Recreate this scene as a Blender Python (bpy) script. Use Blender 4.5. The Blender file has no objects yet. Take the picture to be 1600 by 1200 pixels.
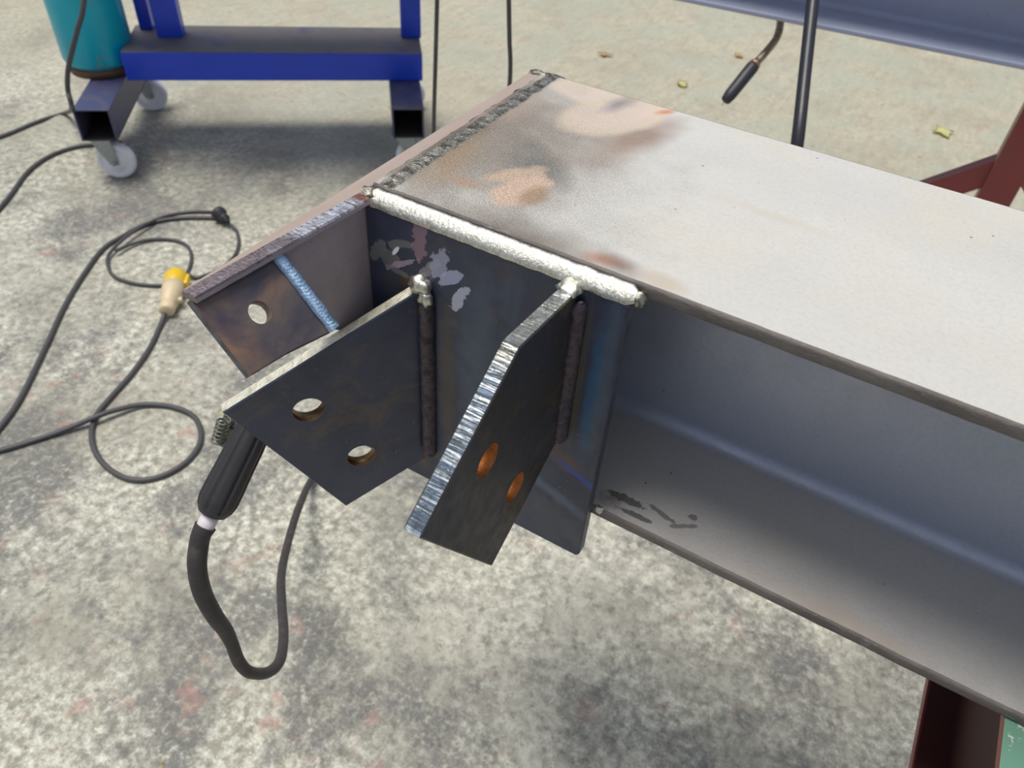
import bpy, bmesh, math, random
import numpy as np
from mathutils import Vector, Matrix, noise as mnoise
random.seed(7)
SC = bpy.context.scene
COL = SC.collection

# ---------------------------------------------------------------- camera
F = 1211.0; CAMZ = 1.4
def _n(v): v = np.array(v, float); return v / np.linalg.norm(v)
_vx = _n([-3117, -1400, F]); _vz = _n([-106, 1284, F]); _vz = _n(_vz - _vx * _vx.dot(_vz))
_X = -_vx; _Z = -_vz; _Y = np.cross(_Z, _X)
R = np.array([_X, _Y, _Z])
cam_d = bpy.data.cameras.new('camera'); cam = bpy.data.objects.new('camera', cam_d); COL.objects.link(cam)
cam_d.sensor_width = 36; cam_d.lens = F / 1600 * 36; cam_d.clip_start = .01
r_, u_, b_ = R @ [1, 0, 0], R @ [0, -1, 0], R @ [0, 0, -1]
cam.matrix_world = Matrix(((r_[0], u_[0], b_[0], 0), (r_[1], u_[1], b_[1], 0), (r_[2], u_[2], b_[2], CAMZ), (0, 0, 0, 1)))
cam_d.dof.use_dof = True; cam_d.dof.focus_distance = .68; cam_d.dof.aperture_fstop = 9
SC.camera = cam

# ---------------------------------------------------------------- light
w = bpy.data.worlds.new('sky'); SC.world = w; w.use_nodes = True
wn = w.node_tree; wn.nodes.clear()
wo = wn.nodes.new('ShaderNodeOutputWorld'); bg = wn.nodes.new('ShaderNodeBackground')
tc = wn.nodes.new('ShaderNodeTexCoord'); sx = wn.nodes.new('ShaderNodeSeparateXYZ')
cr = wn.nodes.new('ShaderNodeValToRGB')
wn.links.new(tc.outputs['Generated'], sx.inputs[0]); wn.links.new(sx.outputs['Z'], cr.inputs[0])
e = cr.color_ramp.elements
e[0].position = 0.0; e[0].color = (.25, .28, .35, 1)
e[1].position = 1.0; e[1].color = (.95, .97, 1.0, 1)
m_ = e.new(.35); m_.color = (.40, .48, .66, 1)
m_ = e.new(.75); m_.color = (.66, .72, .84, 1)
wn.links.new(cr.outputs[0], bg.inputs[0]); wn.links.new(bg.outputs[0], wo.inputs[0]); bg.inputs[1].default_value = .66
sd = bpy.data.lights.new('sun', 'SUN'); sun = bpy.data.objects.new('sun', sd); COL.objects.link(sun)
sd.energy = 2.9; sd.angle = math.radians(26); sd.color = (1, .965, .90)
sun.rotation_euler = Vector((-.20, -.07, 1)).to_track_quat('Z', 'Y').to_euler()
SC.view_settings.view_transform = 'Standard'; SC.view_settings.look = 'None'
SC.view_settings.exposure = 0; SC.view_settings.gamma = 1; SC.view_settings.use_curve_mapping = False

# ---------------------------------------------------------------- measuring helpers
C0 = np.array([0, 0, CAMZ])
def ray(u, v): return R @ np.array([u - 800, v - 600, F])
def atZ(u, v, z): r = ray(u, v); return Vector(C0 + r * ((z - CAMZ) / r[2]))
def atY(u, v, y): r = ray(u, v); return Vector(C0 + r * (y / r[1]))
def atD(u, v, d): return Vector(C0 + ray(u, v) / F * d)
def atP(u, v, p0, n):
    r = ray(u, v); return Vector(C0 + r * (np.dot(np.array(p0) - C0, n) / np.dot(r, n)))

# ---------------------------------------------------------------- object helpers
def empty(name, loc, label, cat, group=None):
    o = bpy.data.objects.new(name, None); COL.objects.link(o); o.location = loc
    o['label'] = label; o['category'] = cat; o.empty_display_size = .05
    if group: o['group'] = group
    return o
def tag(o, label, cat, group=None):
    o['label'] = label; o['category'] = cat
    if group: o['group'] = group
    return o
def wloc(o):
    v = Vector((0, 0, 0))
    while o: v = v + o.location; o = o.parent
    return v
def link(name, me, mats, parent=None, origin=None, smooth=False, label=None):
    """me is in world coordinates; shift so object origin = origin (or parent origin)"""
    base = wloc(parent) if parent else Vector((0, 0, 0))
    org = Vector(origin) if origin is not None else base
    me.transform(Matrix.Translation(-org))
    for m in (mats if isinstance(mats, (list, tuple)) else [mats]): me.materials.append(m)
    if smooth:
        for p in me.polygons: p.use_smooth = True
    o = bpy.data.objects.new(name, me); COL.objects.link(o)
    if parent: o.parent = parent
    o.location = org - base
    if label: o['label'] = label
    return o
def bm_mesh(bm, name='m'):
    me = bpy.data.meshes.new(name); bmesh.ops.recalc_face_normals(bm, faces=bm.faces[:]); bm.to_mesh(me); bm.free(); return me
def obox(bm, c, ax, hx, hy, hz, mi=0, bevel=0):
    """oriented box; ax=(ux,uy,uz) unit vectors"""
    c = Vector(c); vs = []
    for sx_ in (-1, 1):
        for sy in (-1, 1):
            for sz in (-1, 1): vs.append(bm.verts.new(c + ax[0] * hx * sx_ + ax[1] * hy * sy + ax[2] * hz * sz))
    fs = [bm.faces.new([vs[i] for i in q]) for q in ((0, 1, 3, 2), (4, 6, 7, 5), (0, 4, 5, 1), (2, 3, 7, 6), (0, 2, 6, 4), (1, 5, 7, 3))]
    for f_ in fs: f_.material_index = mi
    if bevel:
        es = list({e_ for f_ in fs for e_ in f_.edges})
        bmesh.ops.bevel(bm, geom=es, offset=bevel, segments=2, profile=.5, affect='EDGES')
AX = (Vector((1, 0, 0)), Vector((0, 1, 0)), Vector((0, 0, 1)))
def axes_from(d, up=Vector((0, 0, 1))):
    d = Vector(d).normalized(); s = up.cross(d)
    if s.length < 1e-4: s = Vector((1, 0, 0)).cross(d)
    s.normalize(); return (d, s, d.cross(s).normalized())
def bar(bm, a, b, wd, ht, mi=0, bevel=.002):
    a = Vector(a); b = Vector(b); ax = axes_from(b - a)
    obox(bm, (a + b) / 2, ax, (b - a).length / 2, wd / 2, ht / 2, mi, bevel)
def extrude_outline(outline, holes, org, U, V, T, bevel=.0007, seg=28):
    """flat cut plate: outline in (u,v); thickness goes from the front face along vector T. faces: 0 face,1 edge,2 hole wall"""
    bm = bmesh.new()
    org = Vector(org); U = Vector(U); V = Vector(V); T = Vector(T)
    loops = [outline] + [[(cx + r * math.cos(2 * math.pi * k / seg), cy + r * math.sin(2 * math.pi * k / seg)) for k in range(seg)] for cx, cy, r in holes]
    fr, bk = [], []
    for lp in loops:
        fr.append([bm.verts.new(org + U * a + V * b) for a, b in lp])
    es = []
    for lp in fr:
        for i in range(len(lp)): es.append(bm.edges.new((lp[i], lp[(i + 1) % len(lp)])))
    res = bmesh.ops.triangle_fill(bm, use_beauty=True, use_dissolve=False, edges=es)
    ff = [g for g in res['geom'] if isinstance(g, bmesh.types.BMFace)]
    vm = {}
    for lp in fr:
        for v in lp: vm[v] = bm.verts.new(v.co + T)
    for f_ in ff: bm.faces.new([vm[v] for v in reversed(f_.verts)])
    for li, lp in enumerate(fr):
        for i in range(len(lp)):
            a, b = lp[i], lp[(i + 1) % len(lp)]
            f_ = bm.faces.new((a, b, vm[b], vm[a])); f_.material_index = 1 if li == 0 else 2
            f_.smooth = li > 0
    bmesh.ops.recalc_face_normals(bm, faces=bm.faces[:])
    if bevel:
        es = [e_ for e_ in bm.edges if len(e_.link_faces) == 2 and {f_.material_index for f_ in e_.link_faces} == {0, 1}]
        bmesh.ops.bevel(bm, geom=es, offset=bevel, segments=1, affect='EDGES')
    return bm_mesh(bm)
def catmull(pts, n=8):
    P = [Vector(p) for p in pts]; P = [P[0] * 2 - P[1]] + P + [P[-1] * 2 - P[-2]]; out = []
    for i in range(1, len(P) - 2):
        for k in range(n):
            t = k / n; a, b, c, d = P[i - 1:i + 3]
            out.append(.5 * ((2 * b) + (c - a) * t + (2 * a - 5 * b + 4 * c - d) * t * t + (3 * b - a - 3 * c + d) * t ** 3))
    out.append(P[-2]); return out
def sweep(bm, pts, rad, seg=12, caps=True, mi=0, sect=None):
    """tube along pts; rad = number or list; sect = optional (angle)->radius factor"""
    n = len(pts); rs = rad if isinstance(rad, (list, tuple)) else [rad] * n
    up = None; rings = []
    for i, p in enumerate(pts):
        d = (pts[min(i + 1, n - 1)] - pts[max(i - 1, 0)]).normalized()
        if up is None: up = d.orthogonal().normalized()
        else:
            up = (up - d * up.dot(d)); up.normalize()
        s = d.cross(up)
        rings.append([bm.verts.new(p + (up * math.cos(2 * math.pi * k / seg) + s * math.sin(2 * math.pi * k / seg)) * rs[i] * (sect(2 * math.pi * k / seg, i / (n - 1)) if sect else 1)) for k in range(seg)])
    for i in range(n - 1):
        for k in range(seg):
            f_ = bm.faces.new((rings[i][k], rings[i][(k + 1) % seg], rings[i + 1][(k + 1) % seg], rings[i + 1][k])); f_.smooth = True; f_.material_index = mi
    if caps:
        for rg in (rings[0][::-1], rings[-1]):
            f_ = bm.faces.new(rg); f_.material_index = mi
def cable(name, pts, rad, mat, parent=None, n=10, seg=12, label=None, rads=None):
    P = catmull(pts, n)
    if rads:
        m = len(P); rr = []
        for i in range(m):
            t = i / (m - 1) * (len(rads) - 1); j = min(int(t), len(rads) - 2); rr.append(rads[j] * (1 - t + j) + rads[j + 1] * (t - j))
        rad = rr
    bm = bmesh.new(); sweep(bm, P, rad, seg); return link(name, bm_mesh(bm), mat, parent, origin=None if parent else P[0], label=label)
def lathe(bm, a, b, prof, seg=24, mi=0):
    """prof list of (t along a->b in metres, radius)"""
    a = Vector(a); d = (Vector(b) - a).normalized(); up = d.orthogonal().normalized(); s = d.cross(up)
    rings = [[bm.verts.new(a + d * t + (up * math.cos(2 * math.pi * k / seg) + s * math.sin(2 * math.pi * k / seg)) * max(r, 1e-4)) for k in range(seg)] for t, r in prof]
    for i in range(len(prof) - 1):
        for k in range(seg):
            f_ = bm.faces.new((rings[i][k], rings[i][(k + 1) % seg], rings[i + 1][(k + 1) % seg], rings[i + 1][k])); f_.smooth = True; f_.material_index = mi
    for rg in (rings[0][::-1], rings[-1]): f_ = bm.faces.new(rg); f_.material_index = mi
def weld(name, a, b, wd, ht, up, mat, parent, ripple=.0016, depth=.0006, seed=0, label=None, cs=12, wob=.0006, taper=True, step=None):
    """fish-scale weld bead from a to b; wd along the side axis, ht along up"""
    a = Vector(a); b = Vector(b); d = (b - a); L = d.length; d.normalize(); up = (Vector(up) - d * Vector(up).dot(d)).normalized(); s = d.cross(up)
    bm = bmesh.new(); step = step or ripple / 4; n = max(int(L / step), 4); rings = []
    for i in range(n + 1):
        t = i / n * L; ring = []
        wv = 1 + .10 * mnoise.noise(Vector((t * 90, seed, 0)))
        edge = min(t, L - t); tp = min(1, math.sqrt(max(edge, 0) / (wd * .5) + .02)) if taper else 1
        off = wob * mnoise.noise(Vector((t * 60, seed + 9, 0)))
        for k in range(cs + 1):
            q = -1 + 2 * k / cs
            bow = (q * q) * wd * .38
            ph = ((t + bow + .0008 * mnoise.noise(Vector((t * 150, q, seed)))) / ripple) % 1.0
            h = math.sqrt(max(0, 1 - q * q)) * ht * tp + depth * (ph if ph < .8 else (1 - ph) * 4) * (1 - q ** 4)
            ring.append(bm.verts.new(a + d * t + s * (q * wd / 2 * wv * tp + off) + up * (h - .0006)))
        rings.append(ring)
    for i in range(n):
        for k in range(cs):
            f_ = bm.faces.new((rings[i][k], rings[i + 1][k], rings[i + 1][k + 1], rings[i][k + 1])); f_.smooth = True
    for rg in (rings[0], rings[-1][::-1]): bm.faces.new(rg)
    for i in range(n): pass
    bm.faces.new([r[0] for r in rings][::1] + [r[-1] for r in rings][::-1]) if n < 3 else None
    return link(name, bm_mesh(bm), mat, parent, label=label)

# ---------------------------------------------------------------- materials
def lin(c): return tuple(((x / 255) / 12.92 if x <= 10 else ((x / 255 + .055) / 1.055) ** 2.4) for x in c)
class Mat:
    def __init__(s, name, col, rough=.5, metal=0., spec=.5):
        s.m = bpy.data.materials.new(name); s.m.use_nodes = True; s.t = s.m.node_tree
        s.b = s.t.nodes['Principled BSDF']; s.co = None
        s.b.inputs['Metallic'].default_value = metal; s.b.inputs['Roughness'].default_value = rough
        s.b.inputs['Specular IOR Level'].default_value = spec
        rgb = s.N('ShaderNodeRGB'); rgb.outputs[0].default_value = (*lin(col), 1); s.c = rgb.outputs[0]
        s.r = None; s.h = None; s.coords = s.N('ShaderNodeTexCoord').outputs['Object']
    def N(s, k): return s.t.nodes.new(k)
    def L(s, a, b): s.t.links.new(a, b)
    def scaled(s, sc=(1, 1, 1), rot=(0, 0, 0), src=None):
        mp = s.N('ShaderNodeMapping'); mp.inputs['Scale'].default_value = sc; mp.inputs['Rotation'].default_value = rot
        s.L(src or s.coords, mp.inputs[0]); return mp.outputs[0]
    def noise(s, scale, detail=6, rough=.6, dist=0, src=None, lo=.3, hi=.7):
        nz = s.N('ShaderNodeTexNoise'); nz.inputs['Scale'].default_value = scale; nz.inputs['Detail'].default_value = detail
        nz.inputs['Roughness'].default_value = rough; nz.inputs['Distortion'].default_value = dist
        s.L(src or s.coords, nz.inputs['Vector']); return s.ramp(nz.outputs[0], lo, hi)
    def vor(s, scale, lo, hi, src=None, rnd=1):
        nz = s.N('ShaderNodeTexVoronoi'); nz.inputs['Scale'].default_value = scale; nz.inputs['Randomness'].default_value = rnd
        s.L(src or s.coords, nz.inputs['Vector']); return s.ramp(nz.outputs['Distance'], lo, hi)
    def wave(s, scale, dist, axis='X', src=None, lo=0, hi=1, dscale=2):
        nz = s.N('ShaderNodeTexWave'); nz.bands_direction = axis; nz.inputs['Scale'].default_value = scale
        nz.inputs['Distortion'].default_value = dist; nz.inputs['Detail'].default_value = 3; nz.inputs['Detail Scale'].default_value = dscale
        s.L(src or s.coords, nz.inputs['Vector']); return s.ramp(nz.outputs[1], lo, hi)
    def ramp(s, v, lo, hi, a=0., b=1.):
        mr = s.N('ShaderNodeMapRange'); mr.inputs[1].default_value = lo; mr.inputs[2].default_value = hi
        mr.inputs[3].default_value = a; mr.inputs[4].default_value = b; s.L(v, mr.inputs[0]); return mr.outputs[0]
    def mul(s, a, b, op='MULTIPLY'):
        m = s.N('ShaderNodeMath'); m.operation = op
        for i, x in enumerate((a, b)):
            if isinstance(x, (int, float)): m.inputs[i].default_value = x
            else: s.L(x, m.inputs[i])
        return m.outputs[0]
    def mix(s, fac, col, k=1.0, mode='MIX'):
        mx = s.N('ShaderNodeMix'); mx.data_type = 'RGBA'; mx.blend_type = mode
        f_ = s.mul(fac, k) if k != 1.0 else fac
        s.L(f_, mx.inputs[0]); s.L(s.c, mx.inputs[6]); mx.inputs[7].default_value = (*lin(col), 1); s.c = mx.outputs[2]; return s
    def rough(s, fac, a, b):
        s.L(s.ramp(fac, 0, 1, a, b), s.b.inputs['Roughness']); return s
    def bump(s, v, dist, strength=1.):
        bp = s.N('ShaderNodeBump'); bp.inputs['Distance'].default_value = dist; bp.inputs['Strength'].default_value = strength
        s.L(v, bp.inputs['Height'])
        if s.h: s.L(s.h, bp.inputs['Normal'])
        s.h = bp.outputs[0]; return s
    def metal(s, v): s.L(v, s.b.inputs['Metallic']); return s
    def blob(s, center, radii, col=None, k=1., soft=.5, rot=(0, 0, 0), wob=.25, wscale=20, base=(0, 0, 0), ws=None):
        """patch with a shape of its own on the surface: returns its mask"""
        wscale = ws or wscale
        mp = s.N('ShaderNodeMapping'); mp.vector_type = 'TEXTURE'
        mp.inputs['Location'].default_value = Vector(center) - Vector(base); mp.inputs['Rotation'].default_value = rot; mp.inputs['Scale'].default_value = radii
        s.L(s.coords, mp.inputs[0]); v = mp.outputs[0]
        ln = s.N('ShaderNodeVectorMath'); ln.operation = 'LENGTH'; s.L(v, ln.inputs[0]); d = ln.outputs['Value']
        if wob:
            nz = s.N('ShaderNodeTexNoise'); nz.inputs['Scale'].default_value = wscale; nz.inputs['Detail'].default_value = 3; s.L(s.coords, nz.inputs['Vector'])
            d = s.mul(d, s.ramp(nz.outputs[0], .25, .75, -wob, wob), 'ADD')
        f_ = s.ramp(d, 1.0, 1.0 - soft)
        if col is not None: s.mix(f_, col, k)
        return f_
    def done(s):
        s.L(s.c, s.b.inputs['Base Color'])
        if s.h: s.L(s.h, s.b.inputs['Normal'])
        return s.m
def inv(M, v): return M.ramp(v, 0, 1, 1, 0)

# concrete floor
M = Mat('concrete', (172, 169, 156), .75, spec=.3)
n_big = M.noise(1.1, 3, .5, lo=.4, hi=.6)
M.mix(n_big, (150, 147, 132), .8)
n_mid = M.noise(9, 8, .72, lo=.44, hi=.60)
M.mix(n_mid, (140, 137, 127), .6)
sp = M.noise(46, 9, .74, lo=.43, hi=.61)
M.mix(M.mul(sp, M.noise(2.6, 4, .6, lo=.30, hi=.58)), (222, 220, 204), .95)
dk = M.noise(42, 9, .76, src=M.scaled((1, 1, 1), (0, 0, 1.2)), lo=.51, hi=.64)
M.mix(dk, (112, 109, 101), .75)
st = M.noise(3.0, 7, .74, src=M.scaled((1, 1, 1), (.3, 0, .5)), lo=.50, hi=.60)
M.mix(M.mul(st, M.noise(75, 6, .72, lo=.36, hi=.52)), (98, 97, 96), .72)
M.mix(M.mul(st, M.noise(24, 6, .72, lo=.5, hi=.6)), (112, 112, 112), .6)
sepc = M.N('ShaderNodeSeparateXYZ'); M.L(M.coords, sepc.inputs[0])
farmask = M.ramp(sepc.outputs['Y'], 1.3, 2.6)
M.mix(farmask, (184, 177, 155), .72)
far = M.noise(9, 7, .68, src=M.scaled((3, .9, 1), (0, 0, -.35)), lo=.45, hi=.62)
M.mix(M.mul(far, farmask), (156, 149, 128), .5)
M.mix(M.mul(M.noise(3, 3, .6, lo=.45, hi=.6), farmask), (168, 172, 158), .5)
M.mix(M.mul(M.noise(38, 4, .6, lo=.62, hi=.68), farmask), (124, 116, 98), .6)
M.mix(M.mul(M.noise(16, 4, .6, src=M.scaled((1, 1, 1), (0, .4, 2)), lo=.60, hi=.68), M.noise(2, 2, lo=.4, hi=.6)), (172, 134, 124), .55)
M.mix(M.mul(M.noise(30, 4, .6, src=M.scaled((1, 1, 1), (0, .4, 5)), lo=.68, hi=.72), M.noise(2.6, 2, lo=.4, hi=.6)), (160, 84, 80), .5)
M.mix(M.mul(M.noise(24, 4, .6, src=M.scaled((1, 1, 1), (0, .4, 3)), lo=.70, hi=.74), M.noise(2.3, 2, lo=.4, hi=.6)), (205, 178, 110), .6)
M.mix(M.vor(55, .09, .04), (84, 80, 74), .55)
M.bump(M.noise(110, 6, .7), .0007, .5)
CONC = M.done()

# mill scale on the beam section; coordinates relative to the beam root
BROOT = Vector((-.386, .46, .788))
def scale_mat(name, col, tint=False, rough=.42, spec=.5, metal=0., extra=None):
    M = Mat(name, col, rough, metal, spec)
    M.mix(M.noise(5, 4, .5, src=M.scaled((.5, 2, 2))), tuple(max(0, c - 14) for c in col), .5)
    M.mix(M.noise(8, 3, .5, lo=.5, hi=.7), (col[0], col[1] - 4, col[2] - 14), .6)
    M.mix(M.noise(240, 4, .7, lo=.45, hi=.7), tuple(max(0, int(c * .86)) for c in col), .35)
    M.mix(M.mul(M.vor(45, .07, .03), M.noise(20, 2, lo=.5, hi=.55)), (55, 55, 60), .8)
    if tint:
        z = 1.0667
        def T(px, py, rx, ry, ang, c, k, soft=.5, wob=.2, ws=25):
            p = atZ(px, py, z); return M.blob(p, (rx, ry, .05), c, k, soft, (0, 0, ang), wob, ws, BROOT)
        def TE(ax, ay, bx, by, wd, c, k, soft=.5, wob=.15, ws=30):
            p, q = atZ(ax, ay, z), atZ(bx, by, z); d = q - p
            return M.blob((p + q) / 2, (d.length / 2, wd / 2, .05), c, k, soft, (0, 0, math.atan2(d.y, d.x)), wob, ws, BROOT)
        TE(560, 330, 860, 95, .22, (140, 128, 116), .95, .6)
        TE(680, 350, 960, 160, .18, (152, 142, 130), .9, .8)
        TE(590, 300, 1010, 455, .10, (126, 116, 106), .92, .75)
        TE(650, 335, 970, 445, .055, (132, 120, 108), .8, .85)
        TE(600, 290, 840, 115, .055, (104, 92, 78), .8, .6)
        TE(640, 310, 760, 200, .045, (166, 138, 104), .7, .8)
        TE(790, 215, 900, 310, .06, (112, 112, 108), .85, .8)
        TE(800, 200, 870, 260, .035, (118, 116, 112), .7, .8)
        TE(700, 200, 860, 150, .05, (186, 164, 148), .6, .8)
        TE(900, 262, 1075, 178, .062, (150, 124, 108), .85, .75, .1)
        TE(860, 130, 1045, 178, .07, (212, 196, 182), .95, .35, .10)
        TE(868, 200, 1040, 162, .085, (206, 190, 166), .95, .22, .10)
        TE(876, 200, 1030, 164, .074, (210, 192, 178), .95, .35, .12)
        TE(850, 135, 960, 135, .05, (210, 194, 176), .9, .5)
        TE(930, 180, 1000, 148, .028, (132, 128, 134), .8, .8)
        TE(842, 130, 880, 112, .014, (216, 128, 84), .98, .7)
        TE(1020, 178, 1062, 172, .014, (206, 140, 104), .95, .7)
        TE(740, 285, 862, 262, .026, (206, 180, 156), .9, .5, .2, 50)
        TE(765, 322, 862, 272, .040, (216, 186, 162), .95, .35, .25, 50)
        TE(808, 322, 862, 290, .028, (166, 136, 102), .85, .6)
        TE(690, 272, 760, 298, .022, (176, 146, 120), .8, .6)
        TE(900, 392, 990, 420, .022, (178, 122, 96), .8, .8)
        TE(930, 390, 1010, 440, .030, (116, 100, 90), .7, .9)
        TE(990, 420, 1080, 460, .03, (190, 178, 160), .8, .7)
        TE(1100, 300, 1330, 380, .02, (196, 186, 166), .5, .9)
        # speckle over the heated end
        hm = T(750, 250, .20, .27, .3, None, 1, .7)
        g1 = M.noise(700, 3, .8, lo=.45, hi=.62)
        M.mix(M.mul(g1, hm), (84, 78, 72), .6)
        g2 = M.noise(620, 3, .8, src=M.scaled((1, 1, 1), (0, .5, 1)), lo=.54, hi=.66)
        M.mix(M.mul(g2, hm), (222, 210, 194), .3)
        M.bump(M.mul(g1, hm), .0006, .5)
    if extra: extra(M)
    M.bump(M.noise(160, 6, .7), .0004, .35)
    M.rough(M.noise(30, 5, .6), rough - .08, rough + .12)
    return M.done()
TOPM = scale_mat('bright_mill_scale', (206, 203, 197), True, .45)
SCALE = scale_mat('grey_mill_scale', (181, 186, 200), False, .38, metal=.4)
def scuffs(M):
    def TB(ax, ay, bx, by, wd, c, k, soft=.2, wob=.35, ws=160):
        p, q = atZ(ax, ay, .80), atZ(bx, by, .80); d = q - p
        return M.blob((p + q) / 2, (d.length / 2, wd / 2, .05), c, k, soft, (0, 0, math.atan2(d.y, d.x)), wob, ws, BROOT)
    TB(948, 766, 1010, 795, .010, (92, 90, 86), .85); TB(965, 792, 1025, 820, .007, (92, 90, 86), .85)
    TB(1010, 785, 1060, 822, .006, (104, 102, 98), .75); TB(1045, 822, 1090, 822, .006, (108, 104, 98), .7)
    TB(1075, 805, 1092, 812, .008, (96, 92, 88), .7); TB(930, 770, 975, 790, .03, (96, 88, 84), .6, .8)
    f_ = TB(1150, 900, 1600, 1105, .05, None, 1, .5, .2, 30)
    M.mix(M.mul(f_, M.noise(170, 3, .6, lo=.66, hi=.72)), (226, 208, 188), .8)
    TB(1100, 860, 1500, 1060, .03, (196, 176, 158), .5, .9, .3, 20)
FSCALE = scale_mat('grey_mill_scale_scuffed', (194, 190, 186), False, .40, metal=.35, extra=scuffs)
BSCALE = scale_mat('blue_mill_scale', (172, 178, 200), False, .34)
def edge_mat():
    M = Mat('rolled_edge', (120, 112, 106), .5, .1)
    M.mix(M.noise(45, 8, .75, src=M.scaled((.4, 1, 1)), lo=.45, hi=.65), (82, 76, 74), .75)
    M.mix(M.noise(90, 8, .75, src=M.scaled((.4, 1, 1)), lo=.58, hi=.68), (168, 160, 148), .7)
    M.bump(M.noise(90, 8, .7, src=M.scaled((.4, 1, 1))), .0012, .8)
    return M.done()
REDGE = edge_mat()

# laser-cut plate faces: dark blue-black scale with heat tints
def plate_mat(name, blobs=(), col=(56, 62, 84), brown=.5, rough=.36):
    M = Mat(name, col, rough, .0, .55)
    M.mix(M.noise(14, 6, .65, .4, lo=.45, hi=.7), (38, 42, 62), .85)
    M.mix(M.noise(18, 6, .7, .8, src=M.scaled((1, 1, 1), (.4, .3, .9)), lo=.52, hi=.74), (108, 88, 56), brown)
    M.mix(M.noise(9, 4, .6, src=M.scaled((1, 1, 1), (1.4, .3, .9)), lo=.5, hi=.75), (70, 76, 94), .5)
    M.mix(M.mul(M.vor(120, .09, .03), M.noise(30, 2, lo=.5, hi=.6)), (190, 180, 160), .6)
    for fn in blobs: fn(M)
    M.rough(M.noise(60, 5, .6), rough - .06, rough + .12)
    M.bump(M.noise(140, 6, .7), .0004, .3)
    return M.done()
ys = 1.345 / 3
def S(px, py, rx, rz, ang, c, k, soft=.5, wob=.2, ws=60):
    return lambda M: M.blob(atY(px, py, ys), (rx, .1, rz), c, k, soft, (0, ang, 0), wob, ws, BROOT)
def Srip(px, py, rx, rz, ang, c, k):
    def g(M):
        f_ = M.blob(atY(px, py, ys), (rx * 1.3, .1, rz * 1.2), None, 1, .10, (0, ang, 0), .4, 130, BROOT)
        wv = M.wave(520, 2.5, 'Z', lo=.0, hi=.6)
        M.mix(M.mul(f_, M.ramp(wv, 0, 1, .35, 1)), c, k)
    return g
SIDE = plate_mat('side_plate_scale', [
    S(700, 600, .012, .11, 0, (84, 74, 60), .7), S(745, 560, .03, .12, 0, (84, 98, 114), .7, .9),
    S(800, 480, .014, .05, 0, (66, 84, 108), .7, .8), S(770, 640, .02, .07, 0, (88, 96, 102), .6, .8),
    S(905, 600, .004, .12, 0, (84, 78, 52), .7, .6), S(925, 620, .009, .10, 0, (44, 88, 124), .9, .6),
    S(950, 560, .008, .14, 0, (74, 90, 108), .7, .6), S(850, 690, .02, .02, 0, (92, 62, 40), .7, .8),
    S(880, 720, .03, .014, .25, (96, 70, 62), .8, .6), S(905, 745, .035, .006, .38, (40, 68, 150), .9, .6),
    S(870, 775, .05, .010, .38, (92, 104, 124), .75, .7), S(870, 815, .06, .03, .35, (70, 74, 84), .8, .7),
    S(650, 715, .02, .012, 0, (118, 72, 40), .75, .8), S(690, 715, .02, .010, 0, (90, 84, 70), .6, .8),
    S(635, 440, .012, .014, 0, (80, 58, 40), .8, .7),
    Srip(592, 388, .0045, .016, .55, (135, 135, 135), .85), Srip(612, 405, .008, .008, .2, (127, 127, 124), .8), Srip(622, 382, .012, .004, -.4, (135, 132, 127), .75),
    Srip(655, 378, .0055, .019, .05, (166, 130, 140), .85), Srip(670, 420, .013, .004, -.9, (163, 156, 158), .85),
    Srip(686, 412, .006, .014, .35, (182, 182, 205), .9), Srip(703, 436, .012, .005, -.75, (195, 200, 231), .9),
    Srip(718, 466, .0042, .014, .45, (218, 221, 235), .9), Srip(628, 412, .016, .0025, -.6, (195, 171, 189), .8), Srip(622, 424, .010, .003, .1, (124, 122, 124), .8),
    S(618, 392, .0022, .007, .6, (250, 250, 255), 1, .3, .1), S(800, 470, .004, .03, .05, (60, 66, 78), .6, .4)], brown=.3)  # the near-white dot is a painted reflection
GUS = plate_mat('gusset_scale', [], brown=.75)
GUSR = plate_mat('gusset_scale_bronze', [], col=(52, 48, 44), brown=.85, rough=.42)
def wing_mat():
    M = Mat('heat_tinted_scale', (84, 76, 76), .4, 0, .5)
    M.mix(M.noise(14, 5, .6, .5, lo=.4, hi=.65), (142, 108, 80), .75)
    M.mix(M.noise(11, 5, .6, .5, src=M.scaled((1, 1, 1), (.5, .8, .2)), lo=.45, hi=.62), (36, 40, 64), .97)
    M.bump(M.noise(140, 6, .7), .0004, .3); return M.done()
WING = wing_mat()
def endface():
    M = Mat('end_plate_scale', (178, 164, 164), .45, 0, .5)
    M.mix(M.noise(16, 5, .6, lo=.4, hi=.7), (140, 128, 132), .6)
    M.mix(M.mul(M.noise(40, 6, .6, src=M.scaled((1, 1, 9), (.9, 0, 0)), lo=.66, hi=.72), M.noise(20, 2)), (60, 54, 58), .8)
    M.mix(M.vor(110, .10, .04), (64, 58, 60), .6)
    M.bump(M.noise(140, 6, .7), .0004, .3); return M.done()
ENDF = endface()
def pink():
    M = Mat('pinkish_scale', (176, 160, 150), .45, 0, .4)
    M.mix(M.noise(20, 5, .6, src=M.scaled((3, .4, 1))), (146, 126, 112), .5); M.bump(M.noise(140, 6, .7), .0004, .3); return M.done()
PINK = pink()
def bright(name, col, rough=.28, streak=None, dark=.6, dcol=(60, 62, 60), lo=.45, hi=.62, metal=1., ns=90):
    M = Mat(name, col, rough, metal)
    if streak: M.mix(M.noise(streak[0], 4, .6, 1.2, src=M.scaled(streak[1]), lo=lo, hi=hi), dcol, dark)
    M.mix(M.noise(ns * 3, 5, .7, lo=.55, hi=.7), dcol, dark * .7)
    g = M.noise(ns * 4, 6, .7); M.bump(g, .0007, .5); M.rough(g, rough - .08, rough + .2); return M.done()
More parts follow.
